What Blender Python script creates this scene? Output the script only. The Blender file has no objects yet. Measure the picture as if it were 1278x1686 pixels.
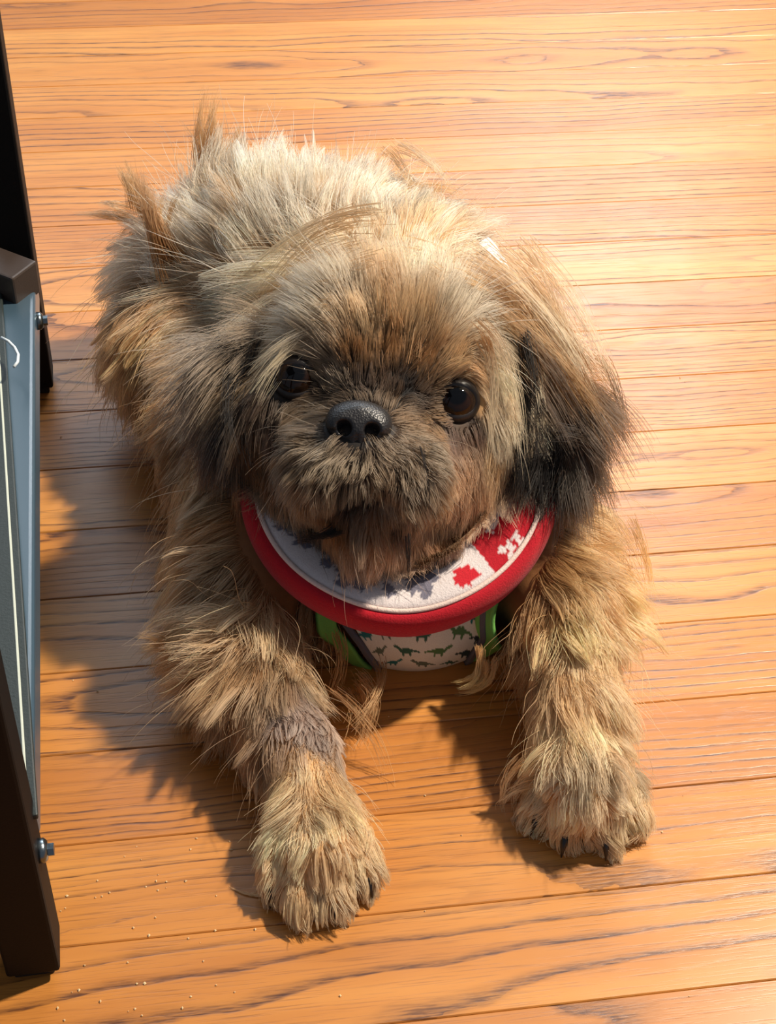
import bpy, bmesh, math, random
import numpy as np
from mathutils import Vector, Matrix, kdtree

sc = bpy.context.scene
COL = sc.collection
rng = np.random.default_rng(7)
random.seed(7)

# ------------------------------------------------------------------ camera
FPX, CX, CY = 2442.3148, 639.0, 843.0
CAM = np.array([0.0, 0.0, 0.63598])
RT = np.array([0.98947431, -0.1399867, 0.03666492])
UP = np.array([0.06962557, 0.68265929, 0.72741224])
FW = np.array([0.12685769, 0.71720291, -0.68522049])
cam = bpy.data.objects.new('camera', bpy.data.cameras.new('camera'))
COL.objects.link(cam)
cam.matrix_world = Matrix(((RT[0], UP[0], -FW[0], CAM[0]), (RT[1], UP[1], -FW[1], CAM[1]), (RT[2], UP[2], -FW[2], CAM[2]), (0, 0, 0, 1)))
cam.data.sensor_fit = 'HORIZONTAL'
cam.data.sensor_width = 36.0
cam.data.lens = FPX * 36.0 / 1278.0
cam.data.clip_start = 0.02
sc.camera = cam

# ------------------------------------------------------------------ light
sc.view_settings.view_transform = 'Standard'
sc.view_settings.look = 'None'
sc.view_settings.exposure = 0.06
sc.view_settings.gamma = 1.0
sc.view_settings.use_curve_mapping = False
world = bpy.data.worlds.new('World')
sc.world = world
world.use_nodes = True
world.node_tree.nodes['Background'].inputs['Color'].default_value = (0.72, 0.80, 0.95, 1)
world.node_tree.nodes['Background'].inputs['Strength'].default_value = 0.23


def lamp(name, kind, loc, target, energy, color, size, size_y=None):
    l = bpy.data.lights.new(name, kind)
    o = bpy.data.objects.new(name, l)
    COL.objects.link(o)
    o.location = loc
    o.rotation_euler = (Vector(target) - Vector(loc)).to_track_quat('-Z', 'Y').to_euler()
    l.energy = energy
    l.color = color
    if kind == 'AREA':
        l.shape = 'RECTANGLE'
        l.size = size
        l.size_y = size_y or size
    else:
        l.shadow_soft_size = size
    return o


# warm room lamp to the right of the dog, and the daylight window further back
lamp('room_lamp', 'POINT', (1.22, 0.79, 1.75), (0.1, 0.6, 0), 285, (1.0, 0.88, 0.72), 0.05)
lamp('window_light', 'AREA', (1.25, 3.55, 2.15), (0.25, 0.8, 0.0), 34, (0.95, 0.97, 1.0), 0.9, 0.9)
lamp('wide_window_light', 'AREA', (-0.2, 2.95, 2.05), (0.1, 0.7, 0.0), 34, (0.76, 0.88, 1.0), 3.0, 1.3)


# ------------------------------------------------------------------ helpers
def srgb(r, g, b):
    f = lambda c: (c / 12.92 if c <= 0.04045 else ((c + 0.055) / 1.055) ** 2.4)
    return np.array([f(r / 255.0), f(g / 255.0), f(b / 255.0)])


def pt(x, y, d):
    """world point seen at photo pixel (x, y), d metres along the view axis"""
    return CAM + d * (RT * (x - CX) / FPX - UP * (y - CY) / FPX + FW)


def floor_at(x, y, z=0.0):
    d = RT * (x - CX) / FPX - UP * (y - CY) / FPX + FW
    return CAM + d * ((z - CAM[2]) / d[2])


def empty(name, loc, label, cat, group=None):
    o = bpy.data.objects.new(name, None)
    COL.objects.link(o)
    o.location = loc
    o.empty_display_size = 0.02
    o['label'] = label
    o['category'] = cat
    if group:
        o['group'] = group
    return o


def link(o, parent=None):
    COL.objects.link(o)
    if parent is not None:
        o.parent = parent
        bpy.context.view_layer.update()
        o.matrix_parent_inverse = parent.matrix_world.inverted()
    return o


def mesh_obj(name, verts, faces, mat, parent=None, smooth=True, colors=None):
    me = bpy.data.meshes.new(name)
    me.from_pydata([tuple(map(float, v)) for v in verts], [], [tuple(map(int, f)) for f in faces])
    me.validate()
    me.update()
    if smooth:
        me.shade_smooth()
    if mat:
        me.materials.append(mat)
    if colors is not None:
        a = me.color_attributes.new('tint', 'FLOAT_COLOR', 'POINT')
        c = np.ones((len(verts), 4), np.float32)
        c[:, :3] = colors
        a.data.foreach_set('color', c.ravel())
    return link(bpy.data.objects.new(name, me), parent)


def bm_obj(name, bm, mat, parent=None, smooth=False):
    me = bpy.data.meshes.new(name)
    bm.normal_update()
    bm.to_mesh(me)
    bm.free()
    if smooth:
        me.shade_smooth()
    me.materials.append(mat)
    return link(bpy.data.objects.new(name, me), parent)


def box_bm(lo, hi, bev=0.0, seg=2, M=None):
    bm = bmesh.new()
    r = bmesh.ops.create_cube(bm, size=1.0)
    lo, hi = np.array(lo, float), np.array(hi, float)
    for v in bm.verts:
        v.co = Vector([(lo[i] + hi[i]) / 2 + v.co[i] * (hi[i] - lo[i]) for i in range(3)])
    if bev > 0:
        bmesh.ops.bevel(bm, geom=list(bm.edges), offset=bev, segments=seg, affect='EDGES', profile=0.5)
    if M is not None:
        bm.transform(M)
    return bm


def tube(pts, radii, seg=10, cap=True):
    """verts/faces of a tube along pts"""
    P = np.array(pts, float)
    n = len(P)
    T = np.gradient(P, axis=0)
    T /= np.linalg.norm(T, axis=1)[:, None] + 1e-12
    a = np.array([0, 0, 1.0]) if abs(T[0][2]) < 0.9 else np.array([1.0, 0, 0])
    V, F = [], []
    u = np.cross(T[0], a)
    u /= np.linalg.norm(u)
    for i in range(n):
        u = u - T[i] * (u @ T[i])
        u /= np.linalg.norm(u) + 1e-12
        w = np.cross(T[i], u)
        for k in range(seg):
            t = 2 * math.pi * k / seg
            V.append(P[i] + radii[i] * (math.cos(t) * u + math.sin(t) * w))
    for i in range(n - 1):
        for k in range(seg):
            k2 = (k + 1) % seg
            F.append((i * seg + k, i * seg + k2, (i + 1) * seg + k2, (i + 1) * seg + k))
    if cap:
        F.append(tuple(range(seg - 1, -1, -1)))
        F.append(tuple((n - 1) * seg + k for k in range(seg)))
    return V, F


# ------------------------------------------------------------------ materials
class NT:
    def __init__(s, name):
        s.m = bpy.data.materials.new(name)
        s.m.use_nodes = True
        s.t = s.m.node_tree
        s.t.nodes.clear()
        s.out = s.n('ShaderNodeOutputMaterial')

    def n(s, kind, **kw):
        o = s.t.nodes.new(kind)
        for k, v in kw.items():
            setattr(o, k, v)
        return o

    def set(s, sock, v):
        if hasattr(v, 'is_output') or isinstance(v, bpy.types.NodeSocket):
            s.t.links.new(v, sock)
        else:
            sock.default_value = v

    def math(s, op, a, b=0.0, c=None, clamp=False):
        o = s.n('ShaderNodeMath', operation=op)
        o.use_clamp = clamp
        s.set(o.inputs[0], a)
        s.set(o.inputs[1], b)
        if c is not None:
            s.set(o.inputs[2], c)
        return o.outputs[0]

    def noise(s, vec, scale=1.0, detail=2.0, rough=0.5):
        o = s.n('ShaderNodeTexNoise')
        s.set(o.inputs['Vector'], vec)
        o.inputs['Scale'].default_value = scale
        o.inputs['Detail'].default_value = detail
        o.inputs['Roughness'].default_value = rough
        return o.outputs[0]

    def xyz(s, x, y, z):
        o = s.n('ShaderNodeCombineXYZ')
        for i, v in enumerate((x, y, z)):
            s.set(o.inputs[i], v)
        return o.outputs[0]

    def ramp(s, fac, stops):
        o = s.n('ShaderNodeValToRGB')
        e = o.color_ramp.elements
        while len(e) < len(stops):
            e.new(0.5)
        for i, (p, c) in enumerate(stops):
            e[i].position = p
            e[i].color = (c[0], c[1], c[2], 1)
        s.set(o.inputs[0], fac)
        return o.outputs[0]

    def mix(s, fac, a, b, blend='MIX'):
        o = s.n('ShaderNodeMix', data_type='RGBA', blend_type=blend)
        s.set(o.inputs[0], fac)
        for sock, v in ((o.inputs[6], a), (o.inputs[7], b)):
            if isinstance(v, bpy.types.NodeSocket):
                s.t.links.new(v, sock)
            else:
                sock.default_value = (v[0], v[1], v[2], 1)
        return o.outputs[2]

    def bsdf(s, color, rough=0.5, bump=None, bump_s=0.2, bump_d=0.001, **kw):
        b = s.n('ShaderNodeBsdfPrincipled')
        if isinstance(color, bpy.types.NodeSocket):
            s.t.links.new(color, b.inputs['Base Color'])
        else:
            b.inputs['Base Color'].default_value = (color[0], color[1], color[2], 1)
        s.set(b.inputs['Roughness'], rough)
        for k, v in kw.items():
            s.set(b.inputs[k.replace('_', ' ')], v)
        if bump is not None:
            bn = s.n('ShaderNodeBump')
            bn.inputs['Strength'].default_value = bump_s
            bn.inputs['Distance'].default_value = bump_d
            s.t.links.new(bump, bn.inputs['Height'])
            s.t.links.new(bn.outputs[0], b.inputs['Normal'])
        s.t.links.new(b.outputs[0], s.out.inputs['Surface'])
        return b


def mat_wood():
    m = NT('oak_floor')
    tc = m.n('ShaderNodeTexCoord')
    sep = m.n('ShaderNodeSeparateXYZ')
    m.t.links.new(tc.outputs['Object'], sep.inputs[0])
    x, y = sep.outputs[0], sep.outputs[1]

    def attr(nm):
        a = m.n('ShaderNodeAttribute', attribute_type='OBJECT', attribute_name=nm)
        return a.outputs['Fac']
    seed, d0, slope, yc, tint = attr('seed'), attr('heart_depth'), attr('heart_slope'), attr('heart_side'), attr('tone')
    # distance from the heart of the log: plain-sawn figure
    n1 = m.noise(m.xyz(m.math('MULTIPLY', x, 4.5), m.math('MULTIPLY', y, 6.0), seed), 1.0, 2.0)
    n2 = m.noise(m.xyz(m.math('MULTIPLY', x, 30.0), m.math('MULTIPLY', y, 120.0), seed), 1.0, 3.0)
    d = m.math('ADD', m.math('ADD', d0, m.math('MULTIPLY', x, slope)), m.math('MULTIPLY', m.math('SUBTRACT', n1, 0.5), 0.030))
    yy = m.math('SUBTRACT', y, yc)
    r = m.math('SQRT', m.math('ADD', m.math('MULTIPLY', yy, yy), m.math('MULTIPLY', d, d)))
    r = m.math('ADD', r, m.math('MULTIPLY', m.math('SUBTRACT', n2, 0.5), 0.0026))
    spacing = m.math('ADD', 0.0052, m.math('MULTIPLY', attr('ring'), 1.0))
    k = m.math('DIVIDE', r, spacing)
    f = m.math('FRACT', k)
    band_strength = m.noise(m.xyz(m.math('FLOOR', k), seed, 3.3), 1.7, 0.0)
    # dark porous line at the start of each ring, fading out
    line = m.n('ShaderNodeMapRange', interpolation_type='SMOOTHSTEP')
    m.set(line.inputs[0], f)
    for i, v in enumerate((0.0, 0.36, 1.0, 0.0)):
        line.inputs[i + 1].default_value = v
    edge = m.n('ShaderNodeMapRange', interpolation_type='SMOOTHSTEP')
    m.set(edge.inputs[0], f)
    for i, v in enumerate((0.93, 1.0, 0.0, 1.0)):
        edge.inputs[i + 1].default_value = v
    line = m.math('MAXIMUM', line.outputs[0], edge.outputs[0])
    pores = m.noise(m.xyz(m.math('MULTIPLY', x, 70.0), m.math('MULTIPLY', y, 900.0), seed), 1.0, 3.0, 0.6)
    pore = m.n('ShaderNodeMapRange')
    m.set(pore.inputs[0], pores)
    for i, v in enumerate((0.40, 0.62, 0.0, 1.0)):
        pore.inputs[i + 1].default_value = v
    dark = m.math('MULTIPLY', line, m.math('ADD', 0.42, m.math('MULTIPLY', pore.outputs[0], 0.58)))
    bs = m.n('ShaderNodeMapRange')
    m.set(bs.inputs[0], band_strength)
    for i, v in enumerate((0.32, 0.58, 0.20, 1.0)):
        bs.inputs[i + 1].default_value = v
    dark = m.math('MULTIPLY', dark, bs.outputs[0])
    fine = m.noise(m.xyz(m.math('MULTIPLY', x, 30.0), m.math('MULTIPLY', y, 1000.0), seed), 1.0, 2.0, 0.6)
    finep = m.n('ShaderNodeMapRange')
    m.set(finep.inputs[0], fine)
    for i, v in enumerate((0.52, 0.76, 0.0, 0.42)):
        finep.inputs[i + 1].default_value = v
    dark = m.math('MAXIMUM', dark, finep.outputs[0])
    dark = m.math('MULTIPLY', dark, 0.95, clamp=True)
    big = m.noise(m.xyz(m.math('MULTIPLY', x, 5.0), m.math('MULTIPLY', y, 45.0), seed), 1.0, 3.0)
    base = m.ramp(m.math('ADD', m.math('MULTIPLY', big, 0.7), tint), [(0.15, srgb(166, 100, 42)), (0.5, srgb(194, 127, 56)), (0.9, srgb(218, 157, 82))])
    col = m.mix(dark, base, srgb(66, 34, 24))
    h = m.math('MULTIPLY', dark, -1.0)
    wear = m.noise(tc.outputs['Object'], 14.0, 4.0, 0.6)
    rough = m.math('ADD', 0.27, m.math('MULTIPLY', wear, 0.16))
    m.bsdf(col, rough, h, 0.35, 0.0004, Specular_IOR_Level=0.62)
    return m.m


def mat_simple(name, col, rough=0.5, bump_scale=None, bump_s=0.2, bump_d=0.0006, **kw):
    m = NT(name)
    b = None
    if bump_scale:
        tc = m.n('ShaderNodeTexCoord')
        b = m.noise(tc.outputs['Object'], bump_scale, 4.0, 0.6)
    m.bsdf(col, rough, b, bump_s, bump_d, **kw)
    return m.m


def mat_tint(name, rough=0.9, bump_scale=1500.0, bump_s=0.5, bump_d=0.0008, **kw):
    m = NT(name)
    a = m.n('ShaderNodeAttribute', attribute_type='GEOMETRY', attribute_name='tint')
    tc = m.n('ShaderNodeTexCoord')
    b = m.noise(tc.outputs['Object'], bump_scale, 4.0, 0.7)
    v = m.math('ADD', 0.80, m.math('MULTIPLY', b, 0.4))
    c = m.mix(1.0, a.outputs['Color'], m.xyz(v, v, v), 'MULTIPLY')
    m.bsdf(c, rough, b, bump_s, bump_d, **kw)
    return m.m


def mat_hair():
    m = NT('dog_hair')
    a = m.n('ShaderNodeAttribute', attribute_type='GEOMETRY', attribute_name='tint')
    h = m.n('ShaderNodeBsdfHairPrincipled')
    h.model = 'CHIANG'
    h.parametrization = 'COLOR'
    m.t.links.new(a.outputs['Color'], h.inputs['Color'])
    h.inputs['Roughness'].default_value = 0.42
    h.inputs['Radial Roughness'].default_value = 0.6
    h.inputs['Random Roughness'].default_value = 0.2
    d = m.n('ShaderNodeBsdfDiffuse')
    m.t.links.new(a.outputs['Color'], d.inputs['Color'])
    mx = m.n('ShaderNodeMixShader')
    mx.inputs[0].default_value = 0.5
    m.t.links.new(h.outputs[0], mx.inputs[1])
    m.t.links.new(d.outputs[0], mx.inputs[2])
    m.t.links.new(mx.outputs[0], m.out.inputs['Surface'])
    return m.m


M_WOOD = mat_wood()
M_BLACK = mat_simple('black_powder_coat', srgb(13, 12, 13), 0.6, 900.0, 0.25, 0.0003, Specular_IOR_Level=0.15)
M_RUBBER = mat_simple('black_rubber', srgb(14, 14, 15), 0.7, 600.0)
M_STEEL = mat_simple('zinc_bolt', srgb(120, 130, 135), 0.28, 500.0, Metallic=1.0)
M_GAP = mat_simple('dark_subfloor', srgb(40, 22, 12), 0.9, 300.0)
M_HAIR = mat_hair()

# ------------------------------------------------------------------ floor
W, OFF = 0.057, 0.95426
floor = bm_obj('floor', box_bm((-0.75, 0.05, -0.02), (1.3, 1.75, -0.006)), M_GAP)
floor['kind'] = 'structure'
plank_meshes = {}


def plank(x0, x1, n, **props):
    L = round(x1 - x0, 2)
    if L not in plank_meshes:
        me = bpy.data.meshes.new('plank')
        bm = box_bm((-L / 2 + 0.0001, -W / 2 + 0.00012, -0.006), (L / 2 - 0.0001, W / 2 - 0.00012, 0.0), 0.00055, 1)
        bm.to_mesh(me)
        bm.free()
        me.materials.append(M_WOOD)
        plank_meshes[L] = me
    o = bpy.data.objects.new('plank', plank_meshes[L])
    COL.objects.link(o)
    o.parent = floor
    o.location = ((x0 + x1) / 2, OFF - W * (n + 0.5), 0.0)
    r = random.Random(n * 77 + int(x0 * 100))
    o['seed'] = r.uniform(0, 60)
    o['heart_depth'] = r.uniform(0.006, 0.045)
    o['heart_slope'] = r.choice((-1, 1)) * r.uniform(0.01, 0.05)
    o['heart_side'] = r.uniform(-0.06, 0.06)
    o['ring'] = r.uniform(-0.001, 0.0035)
    o['tone'] = r.uniform(-0.03, 0.27)
    for k, v in props.items():
        o[k] = v


SPECIAL = {
    4: dict(heart_depth=-0.001, heart_slope=0.075, heart_side=0.002, ring=0.001, tone=0.2),
    3: dict(heart_depth=0.07, heart_slope=0.01, heart_side=0.05, ring=-0.0022, tone=0.05),
    0: dict(heart_depth=-0.012, heart_slope=0.05, heart_side=-0.004, ring=0.001),
    2: dict(heart_depth=0.018, heart_slope=-0.03, heart_side=0.012, ring=-0.001),
    8: dict(heart_depth=0.05, heart_slope=0.02, heart_side=0.045, ring=-0.001, tone=0.02),
    7: dict(heart_depth=0.005, heart_slope=-0.04, heart_side=0.006, ring=0.001, tone=0.12),
    10: dict(heart_depth=0.03, heart_slope=-0.055, heart_side=-0.03, ring=0.004, tone=0.12),
    -3: dict(heart_depth=0.012, heart_slope=0.02, heart_side=-0.02, ring=0.004, tone=0.22),
}
for n in range(-13, 15):
    r = random.Random(n + 500)
    a, b = round(r.uniform(-0.5, -0.3), 2), round(r.uniform(0.75, 0.95), 2)
    plank(-0.75, a, n)
    plank(a, b, n, **SPECIAL.get(n, {}))
    plank(b, 1.3, n)

# ------------------------------------------------------------------ metal table at the left edge
T_ANG = math.radians(1.65)
T_ORG = Vector((-0.0776, 0.3680, 0.0))
TM = Matrix.Translation(T_ORG) @ Matrix.Rotation(T_ANG, 4, 'Z')
table = empty('metal_table', T_ORG, 'black metal frame of a low table standing on the floor beside the dog', 'table frame')
S = 0.0245
LEN = 0.434
bm_obj('leg', box_bm((-S, 0, 0.006), (0, S, 0.60), 0.0016, 2, TM), M_BLACK, table)
bm_obj('leg', box_bm((-S, LEN, 0.006), (0, LEN + S, 0.60), 0.0016, 2, TM), M_BLACK, table)
for yy in (0.0, LEN):
    bm_obj('foot_glide', box_bm((-S + 0.003, yy + 0.003, 0.0), (-0.003, yy + S - 0.003, 0.0065), 0.001, 2, TM), M_RUBBER, table)
bm_obj('rail', box_bm((-S, S, 0.078), (0, LEN, 0.103), 0.0030, 3, TM), mat_simple('satin_metal_sky_tint', srgb(58, 78, 92), 0.30, 900.0, 0.15, 0.0002, Specular_IOR_Level=0.7), table)  # sky reflection on the rail is put into its blue-grey base colour
for yy, zz in ((0.012, 0.086), (LEN - 0.045, 0.094)):
    V, F = tube([TM @ Vector((x, yy, zz)) for x in (-0.0005, 0.0, 0.0022, 0.0036, 0.0042)], [0.0052, 0.0055, 0.0055, 0.0042, 0.0005], 16)
    b = mesh_obj('bolt', V, F, M_STEEL, table)
    V, F = tube([TM @ Vector((x, yy, zz)) for x in (0.0034, 0.0064)], [0.0030, 0.0030], 6)
    mesh_obj('bolt_socket', V, F, M_STEEL, b, False)

# the far side of the frame and the top, to the left of the picture
TW = 0.34
for yy in (0.0, LEN):
    bm_obj('leg', box_bm((-TW, yy, 0.006), (-TW + S, yy + S, 0.60), 0.0016, 2, TM), M_BLACK, table)
    bm_obj('foot_glide', box_bm((-TW + 0.003, yy + 0.003, 0.0), (-TW + S - 0.003, yy + S - 0.003, 0.0065), 0.001, 2, TM), M_RUBBER, table)
bm_obj('rail', box_bm((-TW, S, 0.078), (-TW + S, LEN, 0.103), 0.0018, 2, TM), M_BLACK, table)
bm_obj('table_top', box_bm((-TW - 0.01, -0.01, 0.60), (0.01, LEN + S + 0.01, 0.618), 0.002, 2, TM), M_BLACK, table)
# brace running back from the far corner
bA, bB = TM @ Vector((-.004, LEN - .030, .110)), TM @ Vector((-.20, LEN + .127, .110))
bd = (bB - bA).normalized()
bs = Vector((-bd.y, bd.x, 0))
BMt = Matrix(((bd.x, bs.x, 0, bA.x), (bd.y, bs.y, 0, bA.y), (0, 0, 1, bA.z), (0, 0, 0, 1)))
bm_obj('brace', box_bm((0, -.0115, -.0115), ((bB - bA).length, .0115, .0115), .0014, 2, BMt), mat_simple('brown_black_metal', srgb(62, 52, 47), 0.42, 900.0, 0.25, 0.0003), table)
# dark flat board leaning on the rail, with a pale line near its edge
n0, n1 = floor_at(60, 1330, .112), floor_at(13, 640, .112)
e_ = Vector(n1 - n0).normalized()
side = Vector((-e_.y, e_.x, 0))
BT = Matrix(((e_.x, side.x, 0, n0[0]), (e_.y, side.y, 0, n0[1]), (0, 0, 1, .1035), (0, 0, 0, 1)))
board = empty('flat_board', BT.translation, 'dark flat board with pale edge line lying on the metal frame', 'board')
L_ = float(np.linalg.norm(n1 - n0)) + .12
bm_obj('slab', box_bm((0, 0, 0), (L_, .225, .0036), .0008, 2, BT), mat_simple('dark_speckled_board', srgb(34, 42, 40), 0.5, 700.0, 0.4), board)
bm_obj('edge_line', box_bm((.006, .0036, .0032), (L_ - .01, .0049, .0041), .0003, 1, BT), mat_simple('pale_line', srgb(190, 196, 182), 0.5, 500.0), board)
c0 = [floor_at(x, y, .118) for x, y in ((2, 556), (14, 562), (24, 572), (30, 584), (29, 596), (23, 604))]
V, F = tube(c0, [.0009] * 6, 8)
co = mesh_obj('cord', V, F, mat_simple('pale_cord', srgb(205, 215, 220), 0.5, 800.0), None)
co['label'] = 'short pale cord end curling over the rail of the metal frame'
co['category'] = 'cord'

# crumbs and lint scattered over the planks
V, F = [], []
cr = np.random.default_rng(5)
spots = [(180, 1470), (240, 1460), (110, 1475), (130, 1630), (100, 1500), (260, 1440), (205, 1410), (232, 1415), (245, 1540), (310, 1545), (330, 1552), (420, 1530), (210, 1585), (225, 1620), (160, 1450), (1120, 622), (1128, 628), (1125, 1310), (1172, 1270), (1090, 1370), (1135, 1640),
         (700, 1310), (640, 1180), (760, 1375), (100, 720), (130, 870), (120, 1120), (160, 1138), (290, 1000), (740, 205), (700, 1500), (300, 1660), (560, 1640)] + [(float(cr.uniform(90, 420)), float(cr.uniform(1380, 1680))) for _ in range(30)]
for (x, y) in spots:
    p = floor_at(x, y, .0004)
    r_ = cr.uniform(.0004, .0010)
    b = len(V)
    for q in ((1, 0, 0), (-.8, .3, 0), (.1, .9, 0), (-.1, -.8, 0), (0, 0, .7), (0, 0, -.4)):
        V.append(p + np.array(q) * r_ * cr.uniform(.6, 1.3))
    F += [(b + 0, b + 2, b + 4), (b + 2, b + 1, b + 4), (b + 1, b + 3, b + 4), (b + 3, b + 0, b + 4), (b + 2, b + 0, b + 5), (b + 1, b + 2, b + 5), (b + 3, b + 1, b + 5), (b + 0, b + 3, b + 5)]
cb = mesh_obj('crumbs', V, F, mat_simple('crumb', srgb(226, 196, 150), 0.8, 900.0), None, False)
cb['kind'] = 'stuff'
cb['label'] = 'tiny pale crumbs scattered over the floorboards'
cb['category'] = 'crumbs'

# ------------------------------------------------------------------ distance fields
def smin(a, b, k):
    h = np.maximum(k - np.abs(a - b), 0.0) / k
    return np.minimum(a, b) - h * h * k * 0.25


def cone_dist(P, a, b, ra, rb):
    ba = b - a
    L2 = ba @ ba + 1e-12
    t = np.clip(((P - a) @ ba) / L2, 0, 1)
    return np.linalg.norm(P - (a + t[:, None] * ba), axis=1) - (ra + (rb - ra) * t)


def ell_dist(P, c, axes, r):
    q = (P - c) @ axes.T
    k0 = np.linalg.norm(q / r, axis=1)
    k1 = np.linalg.norm(q / (r * r), axis=1) + 1e-9
    return k0 * (k0 - 1.0) / k1


def surface_nets(fn, lo, hi, h):
    lo = np.array(lo, float)
    n = np.ceil((np.array(hi) - lo) / h).astype(int) + 1
    g = [lo[i] + h * np.arange(n[i]) for i in range(3)]
    D = np.empty(n)
    YZ = np.stack(np.meshgrid(g[1], g[2], indexing='ij'), -1).reshape(-1, 2)
    for i in range(n[0]):
        P = np.c_[np.full(len(YZ), g[0][i]), YZ]
        D[i] = fn(P).reshape(n[1], n[2])
    ins = D < 0
    acc = np.zeros(tuple(n - 1) + (3,))
    cnt = np.zeros(tuple(n - 1))
    base = np.stack(np.meshgrid(*[np.arange(k - 1) for k in n], indexing='ij'), -1).astype(float)
    sl = lambda o, k: slice(o, k - 1 + o)
    corners = [(a, b, c) for a in (0, 1) for b in (0, 1) for c in (0, 1)]
    for a in corners:
        for ax in range(3):
            if a[ax]:
                continue
            b = list(a)
            b[ax] = 1
            da = D[sl(a[0], n[0]), sl(a[1], n[1]), sl(a[2], n[2])]
            db = D[sl(b[0], n[0]), sl(b[1], n[1]), sl(b[2], n[2])]
            m = (da < 0) != (db < 0)
            t = np.where(m, da / (da - db + 1e-20), 0)
            for q in range(3):
                acc[..., q] += np.where(m, a[q] + (t if q == ax else 0), 0)
            cnt += m
    act = cnt > 0
    idx = np.full(tuple(n - 1), -1)
    idx[act] = np.arange(act.sum())
    V = lo + h * (base[act] + acc[act] / cnt[act][:, None])
    F = []
    for ax in range(3):
        u, v = (ax + 1) % 3, (ax + 2) % 3
        s0 = [slice(None)] * 3
        s1 = [slice(None)] * 3
        s0[ax], s1[ax] = slice(0, n[ax] - 1), slice(1, n[ax])
        a, b = ins[tuple(s0)], ins[tuple(s1)]
        e = np.argwhere(a != b)
        e = e[(e[:, u] > 0) & (e[:, v] > 0) & (e[:, u] < n[u] - 1) & (e[:, v] < n[v] - 1)]
        fl = a[tuple(e.T)]
        q = []
        for du, dv in ((-1, -1), (0, -1), (0, 0), (-1, 0)):
            c = e.copy()
            c[:, u] += du
            c[:, v] += dv
            q.append(idx[tuple(c.T)])
        q = np.stack(q, 1)
        q[~fl] = q[~fl][:, ::-1]
        F.append(q)
    return V, np.concatenate(F)


# ------------------------------------------------------------------ dog: one continuous body
# rounded cones: (x, y, depth, radius) twice, blend, region
PRIMS = []


def prim(a, b, k, reg):
    PRIMS.append((pt(*a[:3]), pt(*b[:3]), a[3], b[3], k, reg))


# torso and haunches
prim((655, 800, .840, .056), (640, 640, .885, .062), .03, 'body')
prim((640, 640, .885, .062), (500, 465, .945, .060), .03, 'body')
prim((500, 465, .945, .060), (455, 430, .955, .059), .03, 'body')
prim((330, 470, .965, .040), (300, 560, .945, .036), .03, 'body')
prim((320, 600, .930, .034), (355, 690, .905, .028), .03, 'body')
prim((620, 430, .955, .046), (680, 500, .93, .042), .03, 'body')
prim((410, 770, .872, .044), (440, 900, .845, .042), .03, 'body')
prim((665, 905, .856, .048), (688, 972, .838, .036), .03, 'body')
prim((610, 965, .845, .034), (775, 955, .846, .032), .02, 'body')
prim((705, 500, .905, .046), (690, 560, .89, .05), .03, 'body')
prim((790, 800, .86, .046), (840, 880, .84, .036), .03, 'body')
# fore legs
prim((425, 910, .835, .034), (402, 1075, .793, .022), .02, 'leg')
prim((402, 1075, .793, .022), (490, 1235, .755, .0165), .014, 'leg')
prim((490, 1235, .755, .0165), (520, 1340, .737, .0170), .012, 'leg')
prim((880, 890, .838, .030), (925, 1000, .803, .025), .02, 'leg')
prim((925, 1000, .803, .024), (950, 1160, .776, .0175), .014, 'leg')
prim((950, 1160, .776, .0175), (955, 1265, .757, .0165), .012, 'leg')
# paws with four toes each
TOES_L = [((470, 1378), (455, 1444)), ((505, 1386), (495, 1474)), ((545, 1386), (550, 1472)), ((578, 1372), (598, 1432))]
TOES_R = [((915, 1280), (893, 1330)), ((945, 1292), (933, 1362)), ((980, 1292), (992, 1366)), ((1010, 1280), (1043, 1334))]


def floor_depth(x, y, z):
    return float((floor_at(x, y, z) - CAM) @ FW)


prim((520, 1340, .737, .0165), (525, 1400, floor_depth(525, 1400, .020), .0170), .010, 'leg')
prim((955, 1265, .757, .018), (965, 1315, floor_depth(965, 1315, .021), .0175), .010, 'leg')
CLAWS = []
for toes in (TOES_L, TOES_R):
    for (a, b) in toes:
        A = (a[0], a[1], floor_depth(a[0], a[1], .018), .0090)
        B = (b[0], b[1], floor_depth(b[0], b[1], .0110), .0080)
        prim(A, B, .006, 'paw')
        CLAWS.append((pt(*A[:3]), pt(*B[:3])))
# head
prim((655, 570, .815, .047), (650, 610, .80, .049), .02, 'head')
prim((585, 575, .786, .036), (700, 590, .788, .036), .02, 'head')
prim((490, 690, .790, .034), (530, 760, .785, .034), .018, 'head')
prim((788, 695, .795, .031), (725, 780, .785, .028), .018, 'head')
prim((600, 690, .755, .017), (615, 640, .765, .020), .012, 'head')
prim((545, 765, .748, .023), (590, 745, .745, .020), .010, 'head')
prim((590, 745, .745, .020), (660, 780, .750, .023), .010, 'head')
prim((605, 855, .762, .022), (625, 860, .775, .026), .012, 'head')
prim((650, 760, .795, .046), (640, 820, .80, .038), .02, 'head')
# ear flaps
prim((838, 565, .812, .010), (915, 645, .800, .009), .012, 'ear')
prim((915, 640, .800, .010), (935, 745, .790, .006), .008, 'ear')
prim((455, 580, .812, .010), (385, 615, .806, .009), .012, 'ear')
prim((385, 600, .806, .010), (368, 690, .800, .006), .008, 'ear')

EYES = [(pt(489, 624, .7635), .0118), (pt(749, 660, .7625), .0118)]
PA = np.array([(p[0] + p[1]) / 2 for p in PRIMS])
PR = np.array([np.linalg.norm(p[1] - p[0]) / 2 + max(p[2], p[3]) for p in PRIMS])


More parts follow.
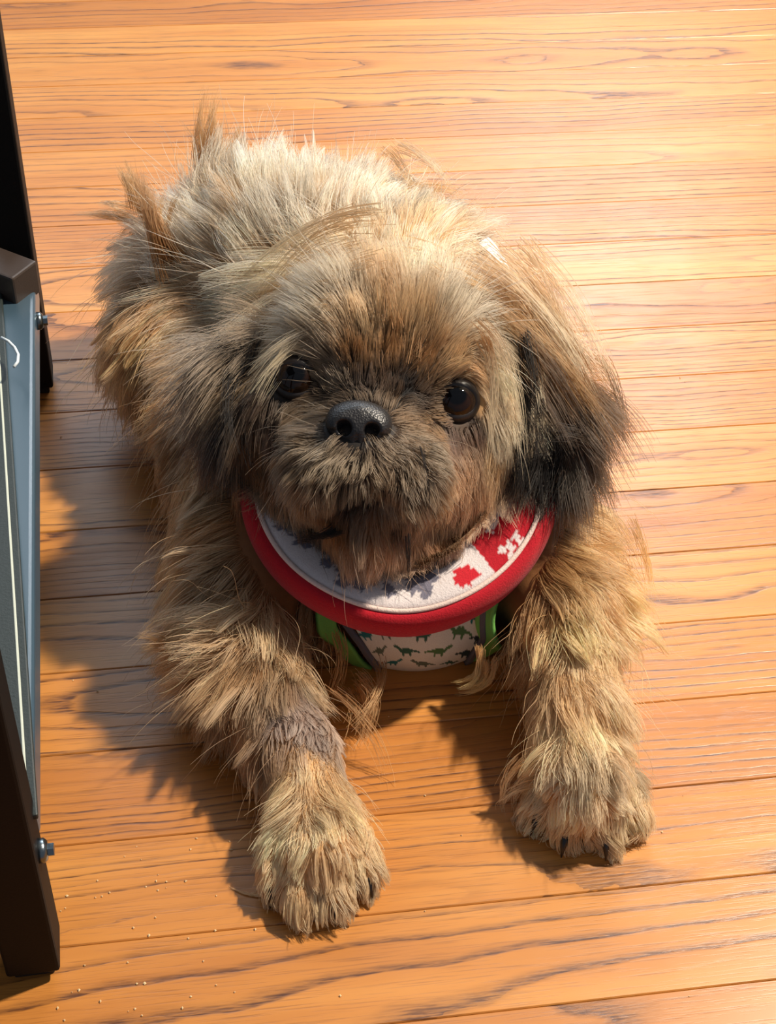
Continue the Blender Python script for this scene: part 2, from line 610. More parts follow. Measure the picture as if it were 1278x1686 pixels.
def dog_sdf(P):
    P = np.atleast_2d(P)
    out = np.full(len(P), 1.0)
    for i, (a, b, ra, rb, k, reg) in enumerate(PRIMS):
        far = np.linalg.norm(P - PA[i], axis=1) - PR[i]
        m = far < out + k + 0.02 if i else np.ones(len(P), bool)
        if m.any():
            d = cone_dist(P[m], a, b, ra, rb)
            out[m] = smin(out[m], d, k)
    # sockets for the eyes
    for c, r in EYES:
        d = r * 0.93 - np.linalg.norm(P - c, axis=1)
        out = -smin(-out, -d, .004)
    # the belly, elbows and paws rest on the floor
    return np.maximum(out, 0.0015 - P[:, 2])


def dog_grad(P, e=0.0012):
    g = np.stack([dog_sdf(P + np.eye(3)[i] * e) - dog_sdf(P - np.eye(3)[i] * e) for i in range(3)], 1)
    return g / (np.linalg.norm(g, axis=1)[:, None] + 1e-9)


def regions(P):
    best = np.full(len(P), 9.0)
    idx = np.zeros(len(P), int)
    for i, (a, b, ra, rb, k, reg) in enumerate(PRIMS):
        d = cone_dist(P, a, b, ra, rb)
        m = d < best
        best[m] = d[m]
        idx[m] = i
    names = np.array([p[5] for p in PRIMS])
    return names[idx]


def trace(x, y):
    """first point of the dog's skin met along the ray of pixel (x, y)"""
    d = RT * (x - CX) / FPX - UP * (y - CY) / FPX + FW
    d = d / np.linalg.norm(d)
    t = 0.55
    best = (9, None)
    for i in range(160):
        p = CAM + d * t
        v = float(dog_sdf(p)[0])
        if v < best[0]:
            best = (v, p)
        if v < 0.0004:
            return p, True
        t += max(v * 0.8, 0.0004)
        if t > 1.4:
            break
    return best[1], False


BV, BF = surface_nets(dog_sdf, (-0.14, 0.33, -0.006), (0.32, 1.10, 0.26), 0.0032)
DOG_LABEL = 'small shaggy tan dog with dark ears lying on the wooden floor'
dog = empty('dog', (0.09, 0.66, 0.0), DOG_LABEL, 'dog')
M_SKIN = mat_tint('dog_skin', 0.75, 220.0, 0.3, 0.0006)
body = mesh_obj('body', BV, BF, M_SKIN, dog)

# ---- eyes
CAMDIR = -FW


def uv_sphere(c, r, look, nu=32, nv=24):
    look = look / np.linalg.norm(look)
    u = np.cross(look, [0, 0, 1.0])
    u /= np.linalg.norm(u)
    v = np.cross(u, look)
    V, F, ang = [], [], []
    for i in range(nv + 1):
        th = math.pi * i / nv
        for k in range(nu):
            ph = 2 * math.pi * k / nu
            V.append(c + r * (math.cos(th) * look + math.sin(th) * (math.cos(ph) * u + math.sin(ph) * v)))
            ang.append(th)
    for i in range(nv):
        for k in range(nu):
            k2 = (k + 1) % nu
            F.append((i * nu + k, (i + 1) * nu + k, (i + 1) * nu + k2, i * nu + k2))
    return V, F, np.array(ang)


M_EYE = mat_tint('dark_wet_eye', 0.05, 200.0, 0.0, 0.0001, Specular_IOR_Level=0.35)
M_LID = mat_simple('eyelid_skin', srgb(38, 32, 30), 0.35, 500.0, 0.3)
for ei, (c, r) in enumerate(EYES):
    look = CAMDIR * 0.9 + UP * 0.18 + RT * (0.05 if ei else -0.02)
    V, F, ang = uv_sphere(c, r, look)
    cols = np.where((ang < 0.42)[:, None], srgb(5, 5, 7), np.where((ang < 0.92)[:, None], srgb(34, 19, 11), srgb(40, 28, 24)))
    eye = mesh_obj('eye', V, F, M_EYE, dog, True, cols)
    # eyelid rim: an almond ring lying on the ball
    lk = (CAMDIR + RT * (0.10 if ei else -0.10))
    lk /= np.linalg.norm(lk)
    rx = RT * math.cos(.15) - UP * math.sin(.15)
    rx = rx - lk * (rx @ lk)
    rx /= np.linalg.norm(rx)
    ry = np.cross(lk, rx)
    V, F = [], []
    NL, ML = 48, 7
    for k in range(NL):
        t = 2 * math.pi * k / NL
        ex, ey = math.cos(t), math.sin(t)
        ay = 0.60 if ey > 0 else 0.68
        for m_ in range(ML):
            f = m_ / (ML - 1)
            qx = (0.86 * (1 - f) + 1.10 * f) * ex
            qy = (ay * (1 - f) + 1.10 * f) * ey
            rr_ = r * (1.02 + 0.09 * math.sin(min(f * 2.2, 1) * math.pi * .5))
            l2 = qx * qx + qy * qy
            z = math.sqrt(max(1.0 - l2, 0.0)) if l2 < 1 else -0.25 * (l2 - 1)
            V.append(c + rr_ * (rx * qx + ry * qy + lk * z))
    # rolled inner edge
    base_n = len(V)
    for k in range(NL):
        t = 2 * math.pi * k / NL
        ey = math.sin(t)
        qx, qy = 0.84 * math.cos(t), (0.58 if ey > 0 else 0.66) * ey
        V.append(c + r * 0.97 * (rx * qx + ry * qy + lk * math.sqrt(1 - qx * qx - qy * qy)))
    for k in range(NL):
        k2 = (k + 1) % NL
        F.append((base_n + k, base_n + k2, k2 * ML, k * ML))
        for m_ in range(ML - 1):
            F.append((k * ML + m_, k2 * ML + m_, k2 * ML + m_ + 1, k * ML + m_ + 1))
    mesh_obj('eyelid', V, F, M_LID, eye)

# ---- nose: leather with two nostrils and a philtrum
NX = RT * math.cos(.10) - UP * math.sin(.10)
NY = UP * math.cos(.10) + RT * math.sin(.10)
NZ = CAMDIR
NAX = np.stack([NX, NY, NZ])
NC = pt(591, 697, .729)


def nloc(x, y, z):
    return NC + NX * x + NY * y + NZ * z


def nose_sdf(P):
    d = ell_dist(P, nloc(0, .0030, -.002), NAX, np.array([.0150, .0085, .0100]))
    for s in (-1, 1):
        d = smin(d, ell_dist(P, nloc(s * .0085, -.0012, .0002), NAX, np.array([.0078, .0072, .0085])), .004)
    d = smin(d, cone_dist(P, nloc(0, -.004, .002), nloc(0, -.0175, .001), .0062, .0030), .005)
    for s in (-1, 1):
        h = cone_dist(P, nloc(s * .0074, -.0034, .0105), nloc(s * .0058, -.0038, .001), .0048, .0022)
        h2 = cone_dist(P, nloc(s * .0085, -.0052, .0088), nloc(s * .0150, -.0068, .0030), .0016, .0012)
        d = -smin(-d, smin(h, h2, .001), .0014)
    d = -smin(-d, cone_dist(P, nloc(0, -.005, .0098), nloc(0, -.018, .0005), .0010, .0012), .0008)
    return d


V, F = surface_nets(nose_sdf, NC - .03, NC + .03, .0007)
m = NT('nose_leather')
tc = m.n('ShaderNodeTexCoord')
vo = m.n('ShaderNodeTexVoronoi')
vo.inputs['Scale'].default_value = 950
m.t.links.new(tc.outputs['Object'], vo.inputs['Vector'])
m.bsdf(srgb(30, 29, 31), 0.40, vo.outputs['Distance'], 0.45, 0.0005, Specular_IOR_Level=0.6)
nose = mesh_obj('nose', V, F, m.m, dog)

# ---- claws
M_CLAW = mat_simple('dark_claw', srgb(24, 20, 19), 0.35, 300.0)
for A, B in CLAWS:
    d = B - A
    d[2] = 0
    d /= np.linalg.norm(d)
    p0 = B + d * .0055 + np.array([0, 0, .0005])
    pts = [p0 + d * (.0078 * t) + np.array([0, 0, .0022 * math.sin(2.2 * t) - (p0[2] - .0016) * t ** 1.6]) for t in np.linspace(0, 1, 7)]
    V, F = tube(pts, [.0022, .0023, .0021, .0018, .0014, .0009, .0003], 10)
    mesh_obj('claw', V, F, M_CLAW, dog)

# ------------------------------------------------------------------ fleece neck ring
CN = -FW * 0.93 + UP * 0.36
CN /= np.linalg.norm(CN)
CU = RT - CN * (RT @ CN)
CU /= np.linalg.norm(CU)
CV = np.cross(CU, CN)              # towards the photo's bottom
if CV @ UP > 0:
    CV = -CV
CC = pt(657, 780, .788)


def collar_local(P):
    q = np.atleast_2d(P) - CC
    u, v, h = q @ CU, q @ CV, q @ CN
    return u, v, h, np.hypot(u, v)



M_FLEECE = mat_tint('printed_fleece', 0.95, 900.0, 0.6, 0.0010, Sheen_Weight=0.10, Sheen_Roughness=0.5)
ring = empty('neck_ring', CC, 'red fleece neck ring with printed lining worn round the neck of the dog', 'collar')
RED = srgb(182, 4, 30)


def blob(px, py, cx, cy, rx, ry, rot=0.0, rough=0.0):
    c, s_ = math.cos(rot), math.sin(rot)
    a, b = (px - cx) * c + (py - cy) * s_, -(px - cx) * s_ + (py - cy) * c
    ang = np.arctan2(b, a)
    wob = 1 + rough * np.sin(ang * 5 + cx) + rough * 0.7 * np.sin(ang * 8 + cy)
    return (a / rx) ** 2 + (b / ry) ** 2 < wob ** 2


def print_color(u, v):
    """the fleece print, laid out flat: u to the right, v down (metres)"""
    px, py = 657 + u / .000323, 780 + v / .00033
    wx = px + 3 * np.sin(py * .21) + 2 * np.sin(py * .53 + px * .3)
    wy = py + 3 * np.sin(px * .23) + 2 * np.sin(px * .47)
    col = np.tile(srgb(222, 212, 212), (len(u), 1))
    grey, red, white = srgb(116, 113, 128), srgb(200, 22, 40), srgb(226, 214, 214)
    for b in ((693, 958, 24, 30, .1, .12), (661, 938, 26, 16, .4, .1), (586, 955, 34, 20, .1, .15), (640, 975, 9, 14, 0, .1), (448, 828, 15, 24, -.5, .1), (470, 866, 12, 20, -.7, .1), (500, 893, 18, 12, .6, .1),
              (545, 930, 14, 10, .3, .1), (690, 690, 60, 40, 0, .1), (430, 690, 20, 40, 0, .1), (520, 640, 40, 30, 0, .1)):
        col[blob(wx, wy, *b)] = grey
    for b in ((763, 953, 20, 18, 0, .10), (428, 775, 19, 24, .3, .10), (560, 690, 30, 26, 0, .16)):
        col[blob(wx, wy, *b)] = red
    reg = px > 768 + np.maximum(py - 882, 0) * .62 + np.maximum(870 - py, 0) * 0.2
    col[reg] = RED
    for b in ((822, 838, 11, 26, .5, .12), (842, 820, 15, 8, -.5, .1), (808, 868, 6, 12, .4, 0), (801, 858, 9, 5, .3, 0), (838, 904, 8, 11, .4, .15), (823, 912, 8, 7, 0, .1), (843, 887, 7, 7, 0, .1), (857, 900, 7, 6, 0, .1), (836, 921, 6, 9, .5, 0), (852, 915, 6, 5, 0, 0),
              (890, 760, 14, 20, .4, .1), (870, 690, 18, 12, 0, .1)):
        m_ = blob(wx, wy, *b) & reg
        col[m_] = white
    m_ = blob(wx, wy, 853, 829, 5, 6) & reg
    col[m_] = RED
    return col


def revolve(prof, na, colorfn, wob=0.0010):
    prof = np.array(prof)
    t = np.linspace(0, 2 * math.pi, na, endpoint=False)
    V, C, F = [], [], []
    npf = len(prof)
    for i in range(na):
        wr = 1 + wob * 6 * math.sin(t[i] * 2 + 1.2) + wob * 3.5 * math.sin(t[i] * 5 + .6)
        wh = wob * (1.2 * math.sin(t[i] * 3 + .4) + 0.7 * math.sin(t[i] * 7))
        for (r, h) in prof:
            V.append(CC + (CU * math.cos(t[i]) + CV * math.sin(t[i])) * r * wr + CN * (h + wh))
    for i in range(na):
        j = (i + 1) % na
        for k in range(npf - 1):
            F.append((i * npf + k, i * npf + k + 1, j * npf + k + 1, j * npf + k))
    V = np.array(V)
    q = V - CC
    return V, F, colorfn(q @ CU, q @ CV)


def smooth_profile(pts, n):
    P_ = np.array(pts, float)
    for _ in range(3):
        Q = [P_[0]]
        for a, b in zip(P_[:-1], P_[1:]):
            Q += [a * .75 + b * .25, a * .25 + b * .75]
        P_ = np.array(Q + [P_[-1]])
    d = np.r_[0, np.cumsum(np.linalg.norm(np.diff(P_, axis=0), axis=1))]
    s_ = np.linspace(0, d[-1], n)
    return np.c_[np.interp(s_, d, P_[:, 0]), np.interp(s_, d, P_[:, 1])]


V, F, C = revolve(smooth_profile([(.030, -.022), (.040, -.012), (.058, -.003), (.072, .0015), (.0755, -.0002), (.0763, -.004)], 46), 460, print_color)
mesh_obj('lining', V, F, M_FLEECE, ring, True, C)
V, F, C = revolve(smooth_profile([(.0758, -.004), (.0766, .0012), (.0815, .0005), (.0853, -.0060), (.0853, -.0160), (.0822, -.0250), (.072, -.0300), (.050, -.0300), (.036, -.026), (.030, -.022)], 40), 300, lambda u, v: np.tile(RED, (len(u), 1)))
mesh_obj('outer_band', V, F, M_FLEECE, ring, True, C)
a = np.linspace(0, 2 * math.pi, 12)
V, F, C = revolve([(.0762 + .0013 * math.cos(t), .0009 + .0012 * math.sin(t)) for t in a], 300, lambda u, v: np.tile(srgb(232, 208, 198), (len(u), 1)))
mesh_obj('piping', V, F, M_FLEECE, ring, True, C)


# ------------------------------------------------------------------ harness
def stick(p, off, it=8):
    p = np.atleast_2d(p).astype(float).copy()
    for _ in range(it):
        v = dog_sdf(p)
        p -= dog_grad(p) * (v - off)[:, None]
    return p


harness = empty('dog_harness', pt(690, 1050, .80), 'printed white dog harness with green straps seen below the red neck ring', 'harness')
M_PRINT = mat_tint('printed_harness_cloth', 0.8, 1400.0, 0.3, 0.0004)
M_GREEN = mat_simple('green_webbing', srgb(112, 178, 84), 0.8, 1600.0, 0.5, 0.0005)
M_GREYPIPE = mat_simple('grey_piping', srgb(92, 92, 100), 0.75, 1600.0, 0.4, 0.0004)


def sheet(name, G, off, thick, mat, parent, colors=None):
    """a cloth sheet of real thickness from a grid of points lying on the coat"""
    nu, nv = G.shape[:2]
    Q = stick(G.reshape(-1, 3), off)
    n_ = dog_grad(Q)
    V = np.r_[Q, Q - n_ * thick]
    M_ = nu * nv
    F = []
    for i in range(nu - 1):
        for j in range(nv - 1):
            a = i * nv + j
            F.append((a, a + 1, a + nv + 1, a + nv))
            F.append((a + M_, a + nv + M_, a + nv + 1 + M_, a + 1 + M_))
    rim = [i * nv for i in range(nu)] + [(nu - 1) * nv + j for j in range(1, nv)] + [i * nv + nv - 1 for i in range(nu - 2, -1, -1)] + [j for j in range(nv - 2, 0, -1)]
    for a, b in zip(rim, rim[1:] + rim[:1]):
        F.append((a, b, b + M_, a + M_))
    C = None if colors is None else np.r_[colors, colors]
    return mesh_obj(name, V, F, mat, parent, True, C), Q


def dino_print(U, Vv):
    """little dinosaurs on cream cloth, U to the right and Vv down in mm"""
    col = np.tile(srgb(226, 224, 208), (len(U), 1))
    pal = [srgb(52, 96, 78), srgb(84, 120, 72), srgb(40, 60, 58), srgb(30, 112, 112), srgb(96, 110, 92)]
    k = 0
    for (cx, cy, sc_, fl) in ((8, 5, 1.1, 1), (24, 6, 1.3, 1), (41, 5, 1.2, -1), (57, 6, 1.2, 1), (15, 14, 1.2, -1), (33, 15, 1.3, 1), (50, 14, 1.2, -1), (62, 16, 1.0, 1), (4, 15, 1.0, 1),
                             (8, 24, 1, 1), (25, 24, 1.2, -1), (42, 24, 1.2, 1), (58, 25, 1.1, 1), (16, 33, 1.1, 1), (34, 34, 1.2, -1), (50, 34, 1, 1)):
        a, b = (U - cx) * fl / sc_, (Vv - cy) / sc_
        m_ = blob(a, b, 0, 0, 3.2, 1.5) | blob(a, b, 3.6, -1.5, 1.6, .75, -.6) | blob(a, b, 4.8, -2.4, 1.1, .7) | blob(a, b, -4.0, .2, 2.4, .6, -.35) | blob(a, b, -1.6, 1.9, .55, 1.2) | blob(a, b, 1.6, 1.9, .55, 1.2)
        if k % 3 == 0:
            m_ |= blob(a, b, -.8, -1.6, .8, .8) | blob(a, b, .8, -1.5, .8, .8)
        col[m_] = pal[k % 5]
        k += 1
    return col


def traced(x, y):
    p, hit = trace(x, y)
    return p


nu, nv = 150, 70
cor = [[traced(x, y) for x in xs] for y, xs in ((985, (575, 640, 700, 760, 815)), (1015, (590, 640, 695, 750, 800)), (1045, (608, 648, 692, 740, 784)), (1066, (622, 652, 692, 734, 768)))]
low = [p - UP * .006 + FW * .010 for p in cor[-1]]
low2 = [p - UP * .010 + FW * .028 for p in cor[-1]]
cor = np.array(cor + [low, low2])


def grid_interp(C_, nu, nv):
    out = np.zeros((nv, C_.shape[1], 3))
    sv = np.linspace(0, C_.shape[0] - 1, nv)
    for j in range(C_.shape[1]):
        for q in range(3):
            out[:, j, q] = np.interp(sv, np.arange(C_.shape[0]), C_[:, j, q])
    res = np.zeros((nu, nv, 3))
    su = np.linspace(0, C_.shape[1] - 1, nu)
    for i in range(nv):
        for q in range(3):
            res[:, i, q] = np.interp(su, np.arange(C_.shape[1]), out[i, :, q])
    return res


G = grid_interp(cor, nu, nv)
uu, vv = np.meshgrid(np.linspace(0, 66, nu), np.linspace(0, 50, nv), indexing='ij')
CLOTH = []
o, Q = sheet('chest_panel', G, .0075, .0022, M_PRINT, harness, dino_print(uu.ravel(), vv.ravel()))
CLOTH.append(Q)


def strap(name, path, width, off, thick, mat, extra):
    P_ = [traced(*p) for p in path]
    for (du, df) in extra:
        P_.append(P_[len(path) - 1] - UP * du + FW * df)
    P_ = np.array(P_)
    d = np.r_[0, np.cumsum(np.linalg.norm(np.diff(P_, axis=0), axis=1))]
    s_ = np.linspace(0, d[-1], 40)
    P_ = np.stack([np.interp(s_, d, P_[:, q]) for q in range(3)], 1)
    for _ in range(4):
        P_[1:-1] = (P_[:-2] + P_[1:-1] * 2 + P_[2:]) / 4
    P_ = stick(P_, off)
    T = np.gradient(P_, axis=0)
    B = np.cross(T, dog_grad(P_))
    B /= np.linalg.norm(B, axis=1)[:, None]
    ws = np.linspace(-.5, .5, 7)
    G = np.stack([P_ + B * (w * width) for w in ws], 1)
    o, Q = sheet(name, G, off, thick, mat, harness)
    CLOTH.append(Q)


strap('strap', [(520, 955), (548, 1005), (580, 1045), (608, 1076)], .0105, .0098, .0026, M_GREEN, [(.006, .012), (.010, .03)])
strap('strap_edge', [(548, 955), (576, 1005), (604, 1042), (628, 1072)], .0032, .0102, .0028, M_GREYPIPE, [(.006, .012), (.010, .03)])
strap('strap', [(850, 940), (828, 990), (804, 1030), (782, 1056)], .0110, .0098, .0026, M_GREEN, [(.006, .012), (.010, .03)])
strap('strap_edge', [(824, 940), (804, 990), (782, 1030), (764, 1058)], .0032, .0102, .0028, M_GREYPIPE, [(.006, .012), (.010, .03)])
# the saddle of the harness on the shoulders
bc = pt(705, 500, .905)
bk = np.array([[bc + .050 * (math.cos(ph) * (math.cos(th) * RT + math.sin(th) * UP) - math.sin(ph) * FW) for th in np.radians((20, 29, 38, 47))] for ph in np.radians((8, 18, 28, 38))])
G = grid_interp(bk, 40, 40)
uu, vv = np.meshgrid(np.linspace(0, 40, 40), np.linspace(0, 30, 40), indexing='ij')
o, Q = sheet('saddle_panel', G, .0060, .0015, M_PRINT, harness, np.tile(srgb(196, 208, 214), (1600, 1)))
CLOTH.append(Q)
CLOTH = np.concatenate(CLOTH)

